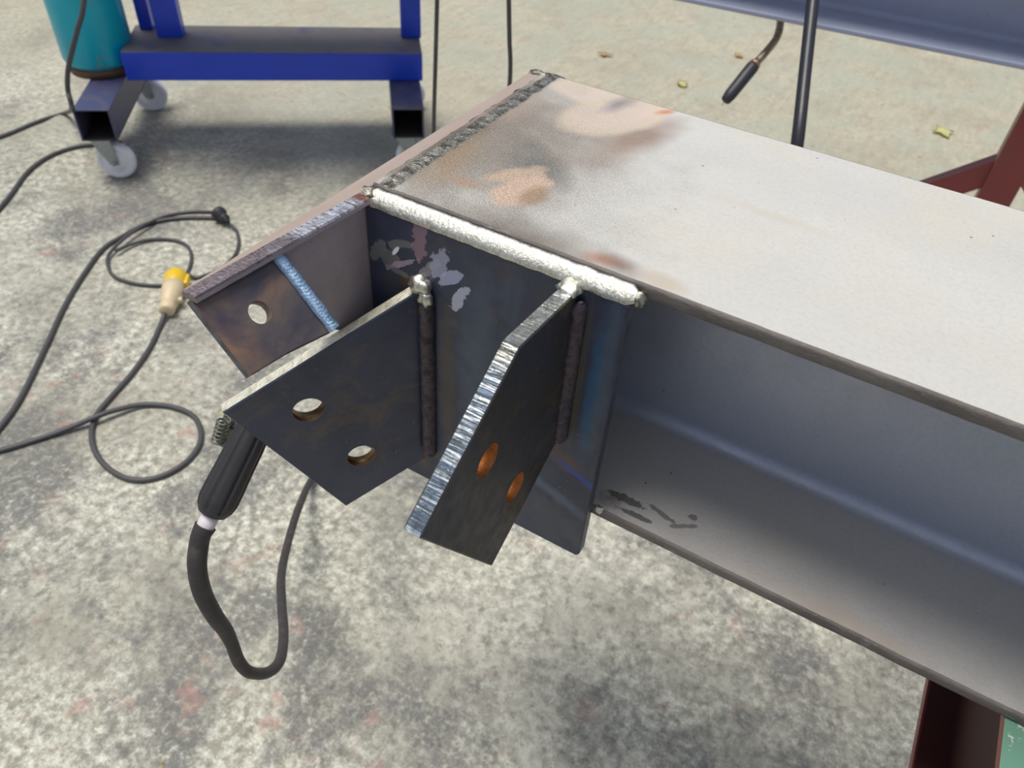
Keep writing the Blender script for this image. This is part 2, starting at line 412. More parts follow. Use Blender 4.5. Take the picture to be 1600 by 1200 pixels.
BEAD = bright('bright_weld', (244, 240, 226), .30, (160, (1, 1, 1)), .45, (150, 146, 130))
CUTY = bright('ground_edge_straw', (244, 240, 218), .34, (60, (1, 1, 1)), .45, (140, 132, 110), metal=.6)
def cut_edge():
    M = Mat('cut_edge_striated', (214, 222, 226), .26, 1)
    mp = M.N('ShaderNodeMapping'); mp.vector_type = 'TEXTURE'; mp.inputs['Rotation'].default_value = (.593, 0, 0); mp.inputs['Scale'].default_value = (5, .22, 5)
    M.L(M.coords, mp.inputs[0])
    g = M.noise(85, 5, .75, .6, src=mp.outputs[0], lo=.47, hi=.56)
    up = M.ramp(M.N('ShaderNodeSeparateXYZ').outputs[2], 0, 1)
    M.mix(g, (70, 92, 122), .85)
    M.mix(M.blob((-.187, .385, 1.057), (.05, .055, .03), None, 1, .3, wob=.1, base=BROOT), (190, 186, 168), .7)
    M.mix(M.noise(150, 4, .6, lo=.52, hi=.6), (120, 124, 124), .5)
    M.bump(g, .0006, .8); M.rough(M.noise(200, 4, .6), .2, .45); return M.done()
CUTB = cut_edge()
CUTG = bright('cut_edge_grey', (120, 122, 134), .35, (45, (1, 1, 1)), .5, (58, 60, 72))
def ground():
    M = Mat('ground_band', (222, 220, 226), .3, 1)
    M.mix(M.noise(60, 5, .7, .6, src=M.scaled((.7, 5, 1)), lo=.48, hi=.60), (112, 106, 108), .75)
    f_ = M.blob((-.393, .27, 1.067), (.06, .10, .05), None, 1, .2, wob=.2, ws=60, base=BROOT)
    M.mix(f_, (134, 118, 120), .9); M.mix(M.mul(f_, M.noise(70, 5, .7, lo=.6, hi=.68)), (72, 64, 66), .8)
    M.mix(M.blob((-.38, .438, 1.067), (.016, .010, .02), None, 1, .8, base=BROOT), (150, 84, 40), .9)
    M.bump(M.noise(300, 5, .7), .0006, .5); M.rough(M.noise(200, 4, .6), .25, .5); return M.done()
GRIND = ground()
SPAT = bright('end_weld', (186, 180, 166), .26, (75, (1, 1.6, 1)), .85, (70, 68, 60), .40, .62)
HOLE = bright('hole_wall', (150, 120, 84), .3, (60, (1, 1, 1)), .5, (70, 52, 34))
HOLER = bright('rusty_hole_wall', (196, 120, 54), .4, (60, (1, 1, 1)), .5, (96, 52, 24), metal=.6)
BLUEB = bright('bluish_weld', (178, 206, 232), .32, (120, (1, 1, 1)), .45, (96, 128, 166))
DARKB = bright('dark_weld', (92, 84, 92), .34, (90, (1, 1, 1)), .6, (46, 40, 46), metal=.7)
def paint(name, col, rough=.35, wear=None, spec=.5, wk=.8, ws=(12, .6, .68)):
    M = Mat(name, col, rough, 0, spec)
    M.mix(M.noise(7, 4, .6), tuple(int(c * .85) for c in col), .5)
    if wear: M.mix(M.noise(ws[0], 8, .7, .3, lo=ws[1], hi=ws[2]), wear, wk)
    M.bump(M.noise(60, 5, .6), .0005, .3); return M.done()
BLUE = paint('blue_paint', (36, 74, 214), .35)
BLUED = paint('dusty_blue_top', (116, 110, 108), .6, (84, 84, 112), ws=(9, .5, .66))
BLUEK = paint('dark_blue_tube', (74, 76, 112), .45, (110, 100, 92), ws=(8, .5, .66))
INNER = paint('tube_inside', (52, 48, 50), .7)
TURQ = paint('turquoise_paint', (4, 186, 208), .32, (140, 136, 104), wk=.75, ws=(9, .59, .63))
RUST = paint('rust', (112, 84, 62), .8, (70, 56, 46))
MAROON = paint('maroon_paint', (140, 66, 64), .4, (120, 72, 58), ws=(6, .55, .7))
MAROON_SHADE = paint('maroon_shaded_inside', (64, 22, 22), .6)  # maroon darkened to paint in the shade inside the channel
GREENP = paint('chipped_green_paint', (104, 148, 128), .5, (196, 196, 180), ws=(70, .56, .60))
BRACE_LIT = paint('lit_orange_brace', (186, 104, 76), .5)  # right brace of the far trestle: its lit look is put into the colour
WHITEP = paint('white_nylon', (246, 247, 252), .35)
ZINC = bright('zinc', (168, 176, 180), .4, (60, (1, 1, 1)), .3, (120, 124, 130))
RUBBER = paint('black_rubber', (52, 50, 52), .5, (66, 64, 66))
RUBB2 = paint('grey_black_rubber', (78, 76, 78), .5, (92, 90, 90))
SHEATH = paint('cable_sheath', (62, 58, 58), .62, (84, 78, 74), ws=(60, .5, .7))
HOSEM = paint('black_hose', (42, 42, 50), .38)
YEL = paint('yellow_plastic', (240, 200, 50), .35)
CREAM = paint('cream_plastic', (222, 202, 166), .45, (180, 156, 122))
GREYM = bright('clamp_steel', (140, 142, 130), .45, (40, (1, 1, 1)), .5, (86, 88, 80))
NOZ = paint('nozzle_black', (54, 52, 60), .45, (96, 84, 80), ws=(60, .6, .7))
NECK = bright('torch_neck', (176, 166, 148), .3, (40, (1, 1, 1)), .5, (96, 84, 70))
COPPER = bright('copper', (190, 152, 132), .35)
LEAF = paint('yellow_leaf', (242, 238, 176), .7)
LEAF2 = paint('tan_leaf', (222, 198, 150), .7)
WHT = paint('white_sleeve', (236, 226, 232), .5)

# ---------------------------------------------------------------- floor
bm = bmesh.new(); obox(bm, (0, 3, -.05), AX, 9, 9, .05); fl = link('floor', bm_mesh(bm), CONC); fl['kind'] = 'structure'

# ---------------------------------------------------------------- I-beam
def flange(x0, x1, y0, y1, z0, z1, rr=.003, wav=.0):
    """rolled flange with rounded tips; faces on the tips get material 1, the underside and the upper side 0"""
    prof = []
    def arc(cy, cz, a0, a1):
        for k in range(5):
            a = a0 + (a1 - a0) * k / 4; prof.append((cy + rr * math.cos(a), cz + rr * math.sin(a)))
    arc(y1 - rr, z1 - rr, math.pi / 2, 0); arc(y1 - rr, z0 + rr, 0, -math.pi / 2)
    arc(y0 + rr, z0 + rr, -math.pi / 2, -math.pi); arc(y0 + rr, z1 - rr, math.pi, math.pi / 2)
    bm = bmesh.new(); n = max(2, int((x1 - x0) / .008)); rings = []
    for i in range(n + 1):
        x = x0 + (x1 - x0) * i / n; rg = []
        for y, z in prof:
            side = -1 if y < (y0 + y1) / 2 else 1
            d = wav * mnoise.noise(Vector((x * 22, side * 3, z * 30))) + wav * .6 * mnoise.noise(Vector((x * 90, side * 5, z * 60)))
            rg.append(bm.verts.new((x, y + d, z)))
        rings.append(rg)
    m = len(prof)
    for i in range(n):
        for k in range(m):
            f_ = bm.faces.new((rings[i][k], rings[i][(k + 1) % m], rings[i + 1][(k + 1) % m], rings[i + 1][k]))
            k2 = k % m
            f_.material_index = 0 if k2 in (9, 19) else 1; f_.smooth = f_.material_index == 1
    bm.faces.new(rings[0][::-1]).material_index = 1; bm.faces.new(rings[-1]).material_index = 1
    return bm_mesh(bm)
def web(x0, x1, yc, tw, z0, z1, rr):
    prof = [(-tw / 2 - rr, z0)]
    half = []
    for k in range(9):
        a = math.pi * 1.5 + (math.pi / 2) * k / 8    # concave root
        half.append((-tw / 2 - rr + rr * math.cos(a) , z0 + rr + rr * math.sin(a)))
    # left lower root then left upper root
    L_ = [(y, z) for y, z in half]
    U_ = [(y, z0 + z1 - z) for y, z in reversed(half)]
    left = L_ + U_
    right = [(-y, z) for y, z in reversed(left)]
    pr = left + right
    bm = bmesh.new()
    n = 40
    rings = [[bm.verts.new((x0 + (x1 - x0) * i / n, yc + y, z)) for y, z in pr] for i in range(n + 1)]
    m = len(pr)
    for i in range(n):
        for k in range(m):
            f_ = bm.faces.new((rings[i][k], rings[i][(k + 1) % m], rings[i + 1][(k + 1) % m], rings[i + 1][k])); f_.smooth = True
    bm.faces.new(rings[0][::-1]); bm.faces.new(rings[-1])
    me = bm_mesh(bm); return me

YN, YF = .4617, .7673; YC = (YN + YF) / 2
XE = -.3860
beam = empty('steel_beam', BROOT, 'pale grey steel beam with welded end plates and drilled gussets in the foreground', 'beam')
link('top_flange', flange(XE, 1.6, YN, YF, 1.0547, 1.0667, .003, .0008), [TOPM, REDGE], beam)
link('web', web(XE, 1.6, YC, .010, .7995, 1.0550, .016), SCALE, beam)
link('bottom_flange', flange(XE, 1.6, YN, YF, .788, .800, .003, .0006), [FSCALE, REDGE], beam)
# end plate (YZ plane); near edge cut away to clear the brace gusset
Yv, Zv, Xv = Vector((0, 1, 0)), Vector((0, 0, 1)), Vector((1, 0, 0))
ep = [(.270, 1.066), (YF + .001, 1.066), (YF + .001, .76), (.43, .76), (.42, .93), (.392, .955), (.346, 1.050), (.336, 1.0620), (.270, 1.0625)]
link('end_plate', extrude_outline(ep, [], (-.3860, 0, 0), Yv, Zv, Vector((-.0152, 0, 0)), .0008), [ENDF, PINK, HOLE], beam, label='end plate welded across the beam end')
# bright ground cap strip along the overhanging top edge, slightly turned
p0, p1 = Vector((-.3857, .2667, 1.0667)), Vector((-.3722, .4400, 1.0667))
q0, q1 = Vector((-.3990, .2667, 1.0667)), Vector((-.3857, .4450, 1.0667))
bm = bmesh.new()
N_ = 30; top = []
for i in range(N_ + 1):
    t = i / N_; a = p0.lerp(p1, t); b = q0.lerp(q1, t)
    j = Vector((.0005 * mnoise.noise(Vector((t * 14, 1, 1))), 0, 0))
    top.append([bm.verts.new(c) for c in (a + j - Zv * .0045, a + j - Zv * .001, a + j + (b - a) * .06 + Zv * .0006, b - (b - a) * .06 + Zv * .0006, b - Zv * .001, b - Zv * .0045)])
for i in range(N_):
    for k in range(6): bm.faces.new((top[i][k], top[i][(k + 1) % 6], top[i + 1][(k + 1) % 6], top[i + 1][k])).material_index = 0 if k in (1, 2, 3) else 1
bm.faces.new(top[0][::-1]); bm.faces.new(top[-1])
cap = link('edge_strip', bm_mesh(bm), [GRIND, ENDF], beam, label='bright ground top edge of the overhanging plate')
# inclined wing plate with two holes, 45 degrees
c_ = (-.3880 + 1.0593)
n45 = np.array([1, 0, 1.0])
pw = Vector((-.3880, .2667, 1.0593)); U45 = Vector((0, 1, 0)); V45 = Vector((1, 0, -1)).normalized()
def w45(px, py):
    p = atP(px, py, pw, n45); d = p - pw; return (d.dot(U45), d.dot(V45))
outl = [w45(297, 468), w45(423, 399), w45(521, 517), w45(452, 551), w45(391, 588)]
hc1, hc2 = w45(406, 488), w45(447, 569)
outl2 = outl
link('wing_plate', extrude_outline(outl2, [(hc1[0], hc1[1], .0088)], pw, U45, V45, Vector((-1, 0, -1)).normalized() * .008, .0008), [WING, CUTG, WING], beam, label='dark sloping plate with one bolt hole')
wa, wb = atP(426, 402, pw, n45), atP(517, 519, pw, n45)
weld('weld_bead', wa + Vector((.001, .004, .001)), wb + Vector((.001, .004, .001)), .0115, .0035, (1, 0, 1), BLUEB, beam, .003, .0004, 3, 'pale blue weld bead', taper=False)
# side plate
sp = [(-.3852, 1.0537), (-.1387, 1.0537), (-.1387, .735), (-.1415, .7307), (-.3852, .7300)]
link('side_plate', extrude_outline(sp, [], (0, ys, 0), Xv, Zv, Vector((0, .0135, 0)), .001), [SIDE, CUTG, HOLE], beam, label='dark side plate closing the flange tips')
# gussets
th = math.radians(39.5); H1 = Vector((-math.sin(th), -math.cos(th), 0)); T1 = Vector((-math.cos(th), math.sin(th), 0)) * .013
G1 = Vector((-.3240, ys, 0))
g1 = [(0.0, .9935), (.1887, .8910), (.0930, .7187), (0.0, .7700)]
link('gusset_plate', extrude_outline(g1, [(.1148, .8733, .0148), (.0707, .794, .0148)], G1, H1, Zv, T1, .0012), [GUS, CUTY, HOLE], beam, label='dark skewed gusset with two bolt holes')
G2 = Vector((-.18, ys, 0)); H2 = Vector((0, -1, 0))
g2 = [(0, 1.052), (.0916, 1.0590), (.2103, .9796), (.1090, .8191), (0, .8838)]
link('gusset_plate', extrude_outline(g2, [(.1275, .9768, .0142), (.0781, .8953, .0142)], G2, H2, Zv, Vector((-.0145, 0, 0)), .0012), [GUSR, CUTB, HOLER], beam, label='bronze dark gusset with bright bevelled edge')
# welds on the side plate
weld('weld_bead', (-.3870, .4535, 1.0600), (-.134, .4535, 1.0600), .0170, .0034, (0, -.72, .72), BEAD, beam, .0046, .0005, 1, 'bright silver weld bead along the top flange', cs=16, wob=.0004)
c1 = G1 + T1 * 0
weld('weld_bead', (c1.x + .005, ys - .0045, .990), (c1.x + .005, ys - .0045, .775), .015, .0042, (.75, -.66, 0), DARKB, beam, .0026, .0007, 2, 'dark purple weld bead at the skewed gusset')
weld('weld_bead', (-.1760, ys - .004, 1.045), (-.1760, ys - .004, .884), .014, .0035, (.7, -.7, 0), DARKB, beam, .0026, .0006, 4, 'dark weld bead at the bronze gusset')
weld('weld_bead', (-.1975, ys - .004, 1.045), (-.1975, ys - .004, .884), .010, .003, (-.7, -.7, 0), DARKB, beam, .0026, .0006, 5)
def lump(name, c, r, mat, seed, parent=beam, n=3, label=None, amp=.35):
    bm = bmesh.new(); bmesh.ops.create_icosphere(bm, subdivisions=n, radius=1)
    for v in bm.verts:
        k = 1 + amp * mnoise.noise(v.co * 1.7 + Vector((seed, 0, 0))) + amp * .4 * mnoise.noise(v.co * 5 + Vector((seed, 3, 0)))
        v.co = Vector((v.co.x * r[0], v.co.y * r[1], v.co.z * r[2])) * k + Vector(c)
    for f_ in bm.faces: f_.smooth = True
    return link(name, bm_mesh(bm), mat, parent, label=label)
lump('weld_stop', (c1.x - .003, ys - .004, .997), (.011, .008, .009), BEAD, 1, label='bright weld stop on top of the skewed gusset')
lump('weld_stop', (c1.x + .004, ys - .006, .986), (.007, .006, .008), BEAD, 2)
lump('weld_stop', (-.1865, ys - .004, 1.053), (.009, .010, .006), BEAD, 5, label='bright weld stop on top of the bronze gusset')
lump('weld_stop', (-.3855, .4545, 1.0605), (.008, .008, .006), SPAT, 8)
lump('weld_stop', (-.136, .457, 1.057), (.006, .006, .007), SPAT, 11)
lump('weld_stop', (-.133, .4640, .797), (.006, .004, .004), BEAD, 14, label='small bright weld at the lower flange tip')
# end weld on top of flange (rough, sooty silver)
weld('weld_bead', (-.3745, .464, 1.0655), (-.3745, YF + .001, 1.0655), .030, .0018, (0, 0, 1), SPAT, beam, .0028, .0006, 7, 'rough sooty weld band along the beam end', cs=18, wob=.003, taper=False)
lump('weld_stop', (-.392, YF - .006, 1.063), (.012, .008, .006), SPAT, 21)

# ---------------------------------------------------------------- far beam
far_a = atZ(1050, 0, .790); far_b = atZ(1600, 110, .790)
fd = (far_b - far_a).normalized()
fb = empty('steel_beam', far_a, 'bluish grey steel beam crossing the top right corner behind the torch', 'beam')
ang = math.atan2(fd.y, fd.x)
def localf(name, me, mats):
    for m in mats: me.materials.append(m)
    o = bpy.data.objects.new(name, me); COL.objects.link(o); o.parent = fb; return o
localf('bottom_flange', flange(-1.1, 2.0, 0, .3056, 0, .012, .003, .0006), [BSCALE, BSCALE])
localf('web', web(-1.1, 2.0, .1528, .010, .0115, .267, .016), [BSCALE])
localf('top_flange', flange(-1.1, 2.0, 0, .3056, .2667, .2787, .003, .0006), [BSCALE, BSCALE])
fb.rotation_euler = (0, 0, ang)

# ---------------------------------------------------------------- near trestle (under the beam)
tr = empty('trestle', (.21, .6, 0), 'maroon steel trestle with dark open channel top under the pale beam', 'trestle')
x1 = .2415
bm = bmesh.new()
yc, hy = .60, .50
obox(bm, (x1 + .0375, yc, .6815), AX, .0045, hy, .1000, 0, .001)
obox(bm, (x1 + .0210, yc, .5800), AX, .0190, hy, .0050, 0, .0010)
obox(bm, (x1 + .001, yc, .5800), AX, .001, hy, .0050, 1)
link('channel', bm_mesh(bm), [MAROON_SHADE, MAROON], tr, label='maroon open channel with shade painted into its inside')
bm = bmesh.new(); obox(bm, (x1 + .0375, yc, .7835), AX, .0375, hy, .0045, 0, .0015)
me = bm_mesh(bm)
for p in me.polygons: p.material_index = 0 if p.normal.z > .5 else 1
link('top_flange', me, [GREENP, MAROON], tr, label='chipped green top flange')
for (a, b) in (((.265, .14, .575), (.33, .02, 0)), ((.265, 1.02, .575), (.30, 1.30, 0))):
    bm = bmesh.new(); bar(bm, a, b, .05, .05); link('leg', bm_mesh(bm), MAROON, tr)
# ---------------------------------------------------------------- far trestle (under far beam)
yt = 2.14
pL, pR = atY(1525, 306, yt), atY(1577, 320, yt)
px0 = pL.x; pw_ = .078
tf = empty('trestle', (px0 + pw_ / 2, yt, 0), 'red steel trestle post with braces at the right edge behind the pale beam', 'trestle')
bm = bmesh.new(); obox(bm, (px0 + pw_ / 2 + .003, yt + .04, .39), AX, pw_ / 2, .04, .39, 0, .004); link('post', bm_mesh(bm), MAROON, tf)
a = atY(1500, 268, yt + .03); pc = Vector((px0 + pw_ / 2, yt + .04, 0))
bm = bmesh.new(); b0 = atY(1560, 262, yt + .04); b1 = atY(1448, 300, yt + .04); dd = (b1 - b0); bar(bm, b0 + dd * -.1, b0 + dd * 3.6, .05, .058, 0, .003)
bmesh.ops.transform(bm, matrix=Matrix.Identity(4), verts=bm.verts); brc = link('brace', bm_mesh(bm), MAROON, tf)
bm = bmesh.new(); b0 = Vector((px0 + pw_ + .0, yt + .04, .56)); bar(bm, b0, b0 + Vector((.55, 0, -.50)), .05, .058, 0, .003); link('brace', bm_mesh(bm), BRACE_LIT, tf)
bm = bmesh.new(); obox(bm, (px0 + pw_ / 2, yt + .04, .02), AX, .55, .03, .02, 0, .003); link('foot', bm_mesh(bm), MAROON, tf)

# ---------------------------------------------------------------- blue trolley
tdir = Vector((.7785, .6277, 0)); pdir = Vector((.6277, -.7785, 0)); tax = (tdir, pdir, Zv)
ft = .26
fl0 = atZ(112, 172, ft); fr0 = atZ(662, 168, ft)
fr0b = atZ(612, 170, ft)
tro = empty('trolley', (fl0.x - .1, fl0.y + .25, 0), 'bright blue steel trolley frame on white castor wheels', 'trolley')
def foot(corner, wd, back, open_=True):
    """square tube whose front left top corner is given; runs backwards along -pdir"""
    t = .005; h = .105
    c = corner + tdir * wd / 2 - pdir * back / 2 - Zv * h / 2
    bm = bmesh.new()
    obox(bm, c + Zv * (h / 2 - t / 2), tax, wd / 2, back / 2, t / 2, 0, .0015)
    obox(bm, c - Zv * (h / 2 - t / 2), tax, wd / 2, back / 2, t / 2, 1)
    obox(bm, c - tdir * (wd / 2 - t / 2), tax, t / 2, back / 2, h / 2 - t * .9, 0)
    obox(bm, c + tdir * (wd / 2 - t / 2), tax, t / 2, back / 2, h / 2 - t * .9, 0)
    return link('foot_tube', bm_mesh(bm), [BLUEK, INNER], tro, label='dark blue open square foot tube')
foot(fl0, .110, .66); foot(fr0b, .108, .66)
def castor(c, yaw, name='castor'):
    """c = point under tube (bracket top)"""
    c = Vector(c); fw = Vector((math.cos(yaw), math.sin(yaw), 0)); sd_ = Vector((-fw.y, fw.x, 0)); ax = (fw, sd_, Zv)
    wr = .0625; wc = Vector((c.x, c.y, wr)) + fw * .03
    bm = bmesh.new(); obox(bm, c - Zv * .003, ax, .045, .04, .003, 0, .001)
    for s in (-1, 1):
        o = sd_ * .024 * s
        vs = [c + o + fw * -.03 - Zv * .006, c + o + fw * .035 - Zv * .006, wc + o + fw * .014 - Zv * .006, wc + o - fw * .014 - Zv * .006]
        for k, sh in enumerate((-.0015, .0015)):
            pass
        A = [bm.verts.new(v + sd_ * -.0015) for v in vs]; B = [bm.verts.new(v + sd_ * .0015) for v in vs]
        bm.faces.new(A); bm.faces.new(B[::-1])
        for i in range(4): bm.faces.new((A[i], A[(i + 1) % 4], B[(i + 1) % 4], B[i]))
    lathe(bm, wc - sd_ * .032, wc + sd_ * .032, [(0, .0), (0, .007), (.064, .007), (.064, 0)], 12)
    fk = link(name, bm_mesh(bm), ZINC, tro, label='zinc castor fork with white wheel')
    bm = bmesh.new(); q = .017
    lathe(bm, wc - sd_ * q, wc + sd_ * q, [(0, .008), (0, .030), (.003, .034), (.003, .046), (0, .050), (.002, .060), (.008, wr), (.026, wr), (.032, .060), (.034, .050), (.031, .046), (.031, .034), (.034, .030), (.034, .008)], 36)
    link('wheel', bm_mesh(bm), WHITEP, fk, label='white nylon wheel')
zb = ft - .105
yaw = math.atan2(.9, .25)
for base in (fl0 + tdir * .055, fr0b + tdir * .054):
    castor((base + tdir * -.014 - pdir * .050 - Zv * .105), .62)
    castor((base + tdir * .0 - pdir * .58 - Zv * .105), .80)
# crossbar
cl, cr_ = atZ(202, 127, ft), atZ(658, 127, ft)
ctr = (cl + cr_) / 2; Lc = (cr_ - cl).length; cw = .26
bm = bmesh.new(); obox(bm, Vector((ctr.x, ctr.y, ft + .049)) - pdir * cw / 2, tax, Lc / 2 + .006, cw / 2, .048, 0, .004)
me = bm_mesh(bm)
for p in me.polygons: p.material_index = 1 if p.normal.z > .9 else 0
link('crossbar', me, [BLUE, BLUED], tro, label='blue crossbar with dusty top')
for (ua, ub, v) in ((246, 286, 59), (627, 658, 60)):
    a, b = atZ(ua, v, .357), atZ(ub, v, .357); c = (a + b) / 2 - pdir * .03
    bm = bmesh.new(); obox(bm, Vector((c.x, c.y, .357 + .27)), tax, (b - a).dot(tdir) / 2, .03, .27, 0, .003); link('post', bm_mesh(bm), BLUE, tro)
a = atZ(229, 47, .357); bm = bmesh.new(); obox(bm, Vector((a.x, a.y, .357 + .27)) - pdir * .02, tax, .022, .02, .27, 0, .003); link('post', bm_mesh(bm), BLUE, tro)
bm = bmesh.new(); obox(bm, Vector((ctr.x, ctr.y, .91)) - pdir * .03, tax, Lc / 2 + .03, .21, .012, 0, .003); link('shelf', bm_mesh(bm), BLUE, tro)

# ---------------------------------------------------------------- gas cylinder
gc = Vector((-2.562, 1.660, .2605)); rc = .116
cyl = empty('gas_cylinder', gc, 'turquoise scratched gas cylinder standing on the left end of the blue trolley', 'gas cylinder')
bm = bmesh.new()
lathe(bm, gc + Zv * .02, gc + Zv * 2, [(0, rc - .03), (.012, rc - .008), (.03, rc), (.60, rc), (.66, rc - .012), (.71, rc - .05), (.74, rc - .10), (.75, .03)], 48)
link('body', bm_mesh(bm), TURQ, cyl)
bm = bmesh.new(); lathe(bm, gc, gc + Zv, [(0, rc - .012), (.028, rc - .006), (.03, rc - .03)], 40); link('foot_ring', bm_mesh(bm), RUST, cyl)
bm = bmesh.new(); lathe(bm, gc + Zv * .765, gc + Zv * 2, [(0, .02), (.03, .02), (.035, .012), (.06, .012), (.06, .028), (.08, .028), (.08, 0)], 20); link('valve', bm_mesh(bm), COPPER, cyl)

# ---------------------------------------------------------------- torch hanging behind far beam
tt = [atD(1133, 158, 1.95), atD(1178, 102, 1.95), atD(1198, 80, 1.96), atD(1213, 60, 1.98), atD(1219, 38, 2.0), atD(1220, 10, 2.05), atD(1222, -30, 2.1)]
tor = empty('welding_torch', tt[1], 'welding torch with black nozzle hanging below the bluish far beam', 'welding torch')
bm = bmesh.new(); L_ = (tt[1] - tt[0]).length
lathe(bm, tt[0], tt[1], [(0, .0), (0, .010), (.002, .0125), (.02, .0155), (L_ - .006, .0165), (L_, .015), (L_, 0)], 24); link('nozzle', bm_mesh(bm), NOZ, tor)
bm = bmesh.new(); lathe(bm, tt[1], tt[2], [(-.002, .0), (-.002, .0145), (.006, .0145), (.010, .010), (.02, .010), (.02, 0)], 20); link('collar', bm_mesh(bm), COPPER, tor)
bm = bmesh.new(); sweep(bm, catmull([tt[1], tt[2], tt[3], tt[4], tt[5], tt[6]], 8), .0098, 14); link('neck', bm_mesh(bm), NECK, tor)
dn = (tt[0] - tt[1]).normalized(); bm = bmesh.new(); sweep(bm, [tt[0] - dn * .01, tt[0] + dn * .014], .0009, 8); link('wire', bm_mesh(bm), COPPER, tor)
hd = (tt[6] - tt[5]).normalized(); bm = bmesh.new(); lathe(bm, tt[6] - hd * .01, tt[6] + hd, [(0, .012), (.02, .018), (.14, .019), (.16, .012)], 20); link('handle', bm_mesh(bm), RUBBER, tor)

# ---------------------------------------------------------------- hanging hoses and cables
h0, h1 = atY(1270, 0, 1.72), atY(1246, 222, 1.50)
hp = [h0 + (h0 - h1) * 2.6 + Vector((0, .1, 0)), h0 + (h0 - h1) * 1.2, h0, (h0 + h1) / 2, h1, h1 + (h1 - h0) * 1.2]
hp = hp[:5] + [h1 + Vector((.03, -.03, -.13)), Vector((h1.x + .10, 1.47, .42)), Vector((h1.x + .20, 1.47, .20)), Vector((h1.x + .35, 1.52, .05)), Vector((h1.x + .6, 1.62, .014)), Vector((h1.x + 1.1, 1.8, .013))]
o = cable('hose', hp, .0125, HOSEM); tag(o, 'thick black hose hanging in front of the far beam', 'hose')
for i, (u0, u1, v1, lab, r) in enumerate(((683, 678, 190, 'thin dark cable hanging beside the right end of the blue trolley', .0055), (795, 797, 120, 'thin dark cable hanging behind the far corner of the pale beam', .0055))):
    a, b = atY(u0, 0, 1.62), atY(u1, v1, 1.62)
    pts = [a + (a - b) * 2, a, (a + b) / 2, b, Vector((b.x + .01, b.y - .02, b.z - .22)), Vector((b.x + .1, b.y - .12, .04)), Vector((b.x + .35, b.y - .25, .006))]
    o = cable('cable', pts, r, RUBB2); tag(o, lab, 'cable')

# ---------------------------------------------------------------- cables on the floor
rz = .0065
def fz(u, v, z=None): return atZ(u, v, rz if z is None else z)
c1p = [atD(140, -620, 1.85), atD(138, -350, 2.0), atD(134, -140, 2.13), atD(131, 0, 2.22), atD(120, 50, 2.26), atD(107, 105, 2.33), atD(106, 140, 2.38), atD(112, 168, 2.45), fz(104, 176, .02), fz(60, 190), fz(0, 214), fz(-80, 236), fz(-260, 250), fz(-420, 330)]
o = cable('cable', c1p, .0075, RUBB2); tag(o, 'black cable dropping past the turquoise cylinder to the floor', 'cable')
c2p = [fz(190, 222), fz(150, 226), fz(118, 230), fz(80, 243), fz(45, 267), fz(18, 303), fz(0, 325), fz(-40, 372), fz(-130, 480), fz(-300, 560)]
o = cable('cable', c2p, .0072, RUBB2); tag(o, 'black cable curving left from under the front white castor', 'cable')
c3p = [fz(-420, 1150), fz(-220, 930), fz(-60, 740), fz(0, 668), fz(32, 622), fz(70, 545), fz(100, 480), fz(130, 430), fz(160, 390), fz(190, 370), fz(230, 350), fz(280, 341), fz(338, 341), fz(352, 344, .012)]
o = cable('cable', c3p, .0066, RUBB2); tag(o, 'long black cable running from the round black plug to the lower left', 'cable')
c5p = [fz(362, 352, .014), fz(370, 362), fz(373, 380), fz(366, 400), fz(345, 420), fz(318, 431), fz(305, 434), fz(292, 428, .018)]
o = cable('cable', c5p, .0052, RUBB2); tag(o, 'short cable curving between round black plug and yellow connector', 'cable')
c6p = [fz(335, 331, .008), fz(300, 331, .006), fz(262, 337, .006), fz(225, 352, .018), fz(195, 372, .019), fz(170, 398, .012), fz(170, 420), fz(182, 434), fz(210, 443), fz(240, 446), fz(270, 444), fz(290, 430, .006), fz(299, 405, .006), fz(293, 385, .006), fz(270, 375), fz(235, 374, .008), fz(205, 382, .010), fz(180, 392, .018)]
o = cable('cable', c6p, .0050, RUBB2); tag(o, 'looped thin cable lying behind the yellow connector', 'cable')
c4p = [fz(259, 486, .02), fz(250, 510), fz(233, 545), fz(205, 585), fz(172, 622), fz(150, 650), fz(143, 680), fz(152, 712), fz(178, 738), fz(212, 750), fz(255, 743), fz(295, 718), fz(314, 685), fz(304, 652), fz(270, 636, .007), fz(225, 632, .009), fz(180, 641, .018), fz(148, 652, .020), (fz(110, 668, .012)), fz(60, 686), fz(0, 704), fz(-80, 722), fz(-300, 790), fz(-520, 900)]
o = cable('cable', c4p, .0064, RUBB2); tag(o, 'black cable making a loop on the floor left of the earth clamp', 'cable')
# round black plug
pa, pb = fz(340, 332, .028), fz(362, 352, .022)
pl = empty('plug', pa, 'small round black rubber plug lying on the concrete floor', 'plug')
bm = bmesh.new(); lathe(bm, pa, pb, [(0, 0), (0, .020), (.004, .024), (.016, .024), (.02, .017), (.030, .014), (.036, 0)], 24); link('body', bm_mesh(bm), RUBBER, pl)
bm = bmesh.new(); d = (pb - pa).normalized(); lathe(bm, pa + d * .036, pb + d, [(0, .0), (0, .017), (.010, .017), (.014, .008), (.03, .007), (.03, 0)], 24); link('collar', bm_mesh(bm), RUBBER, pl)
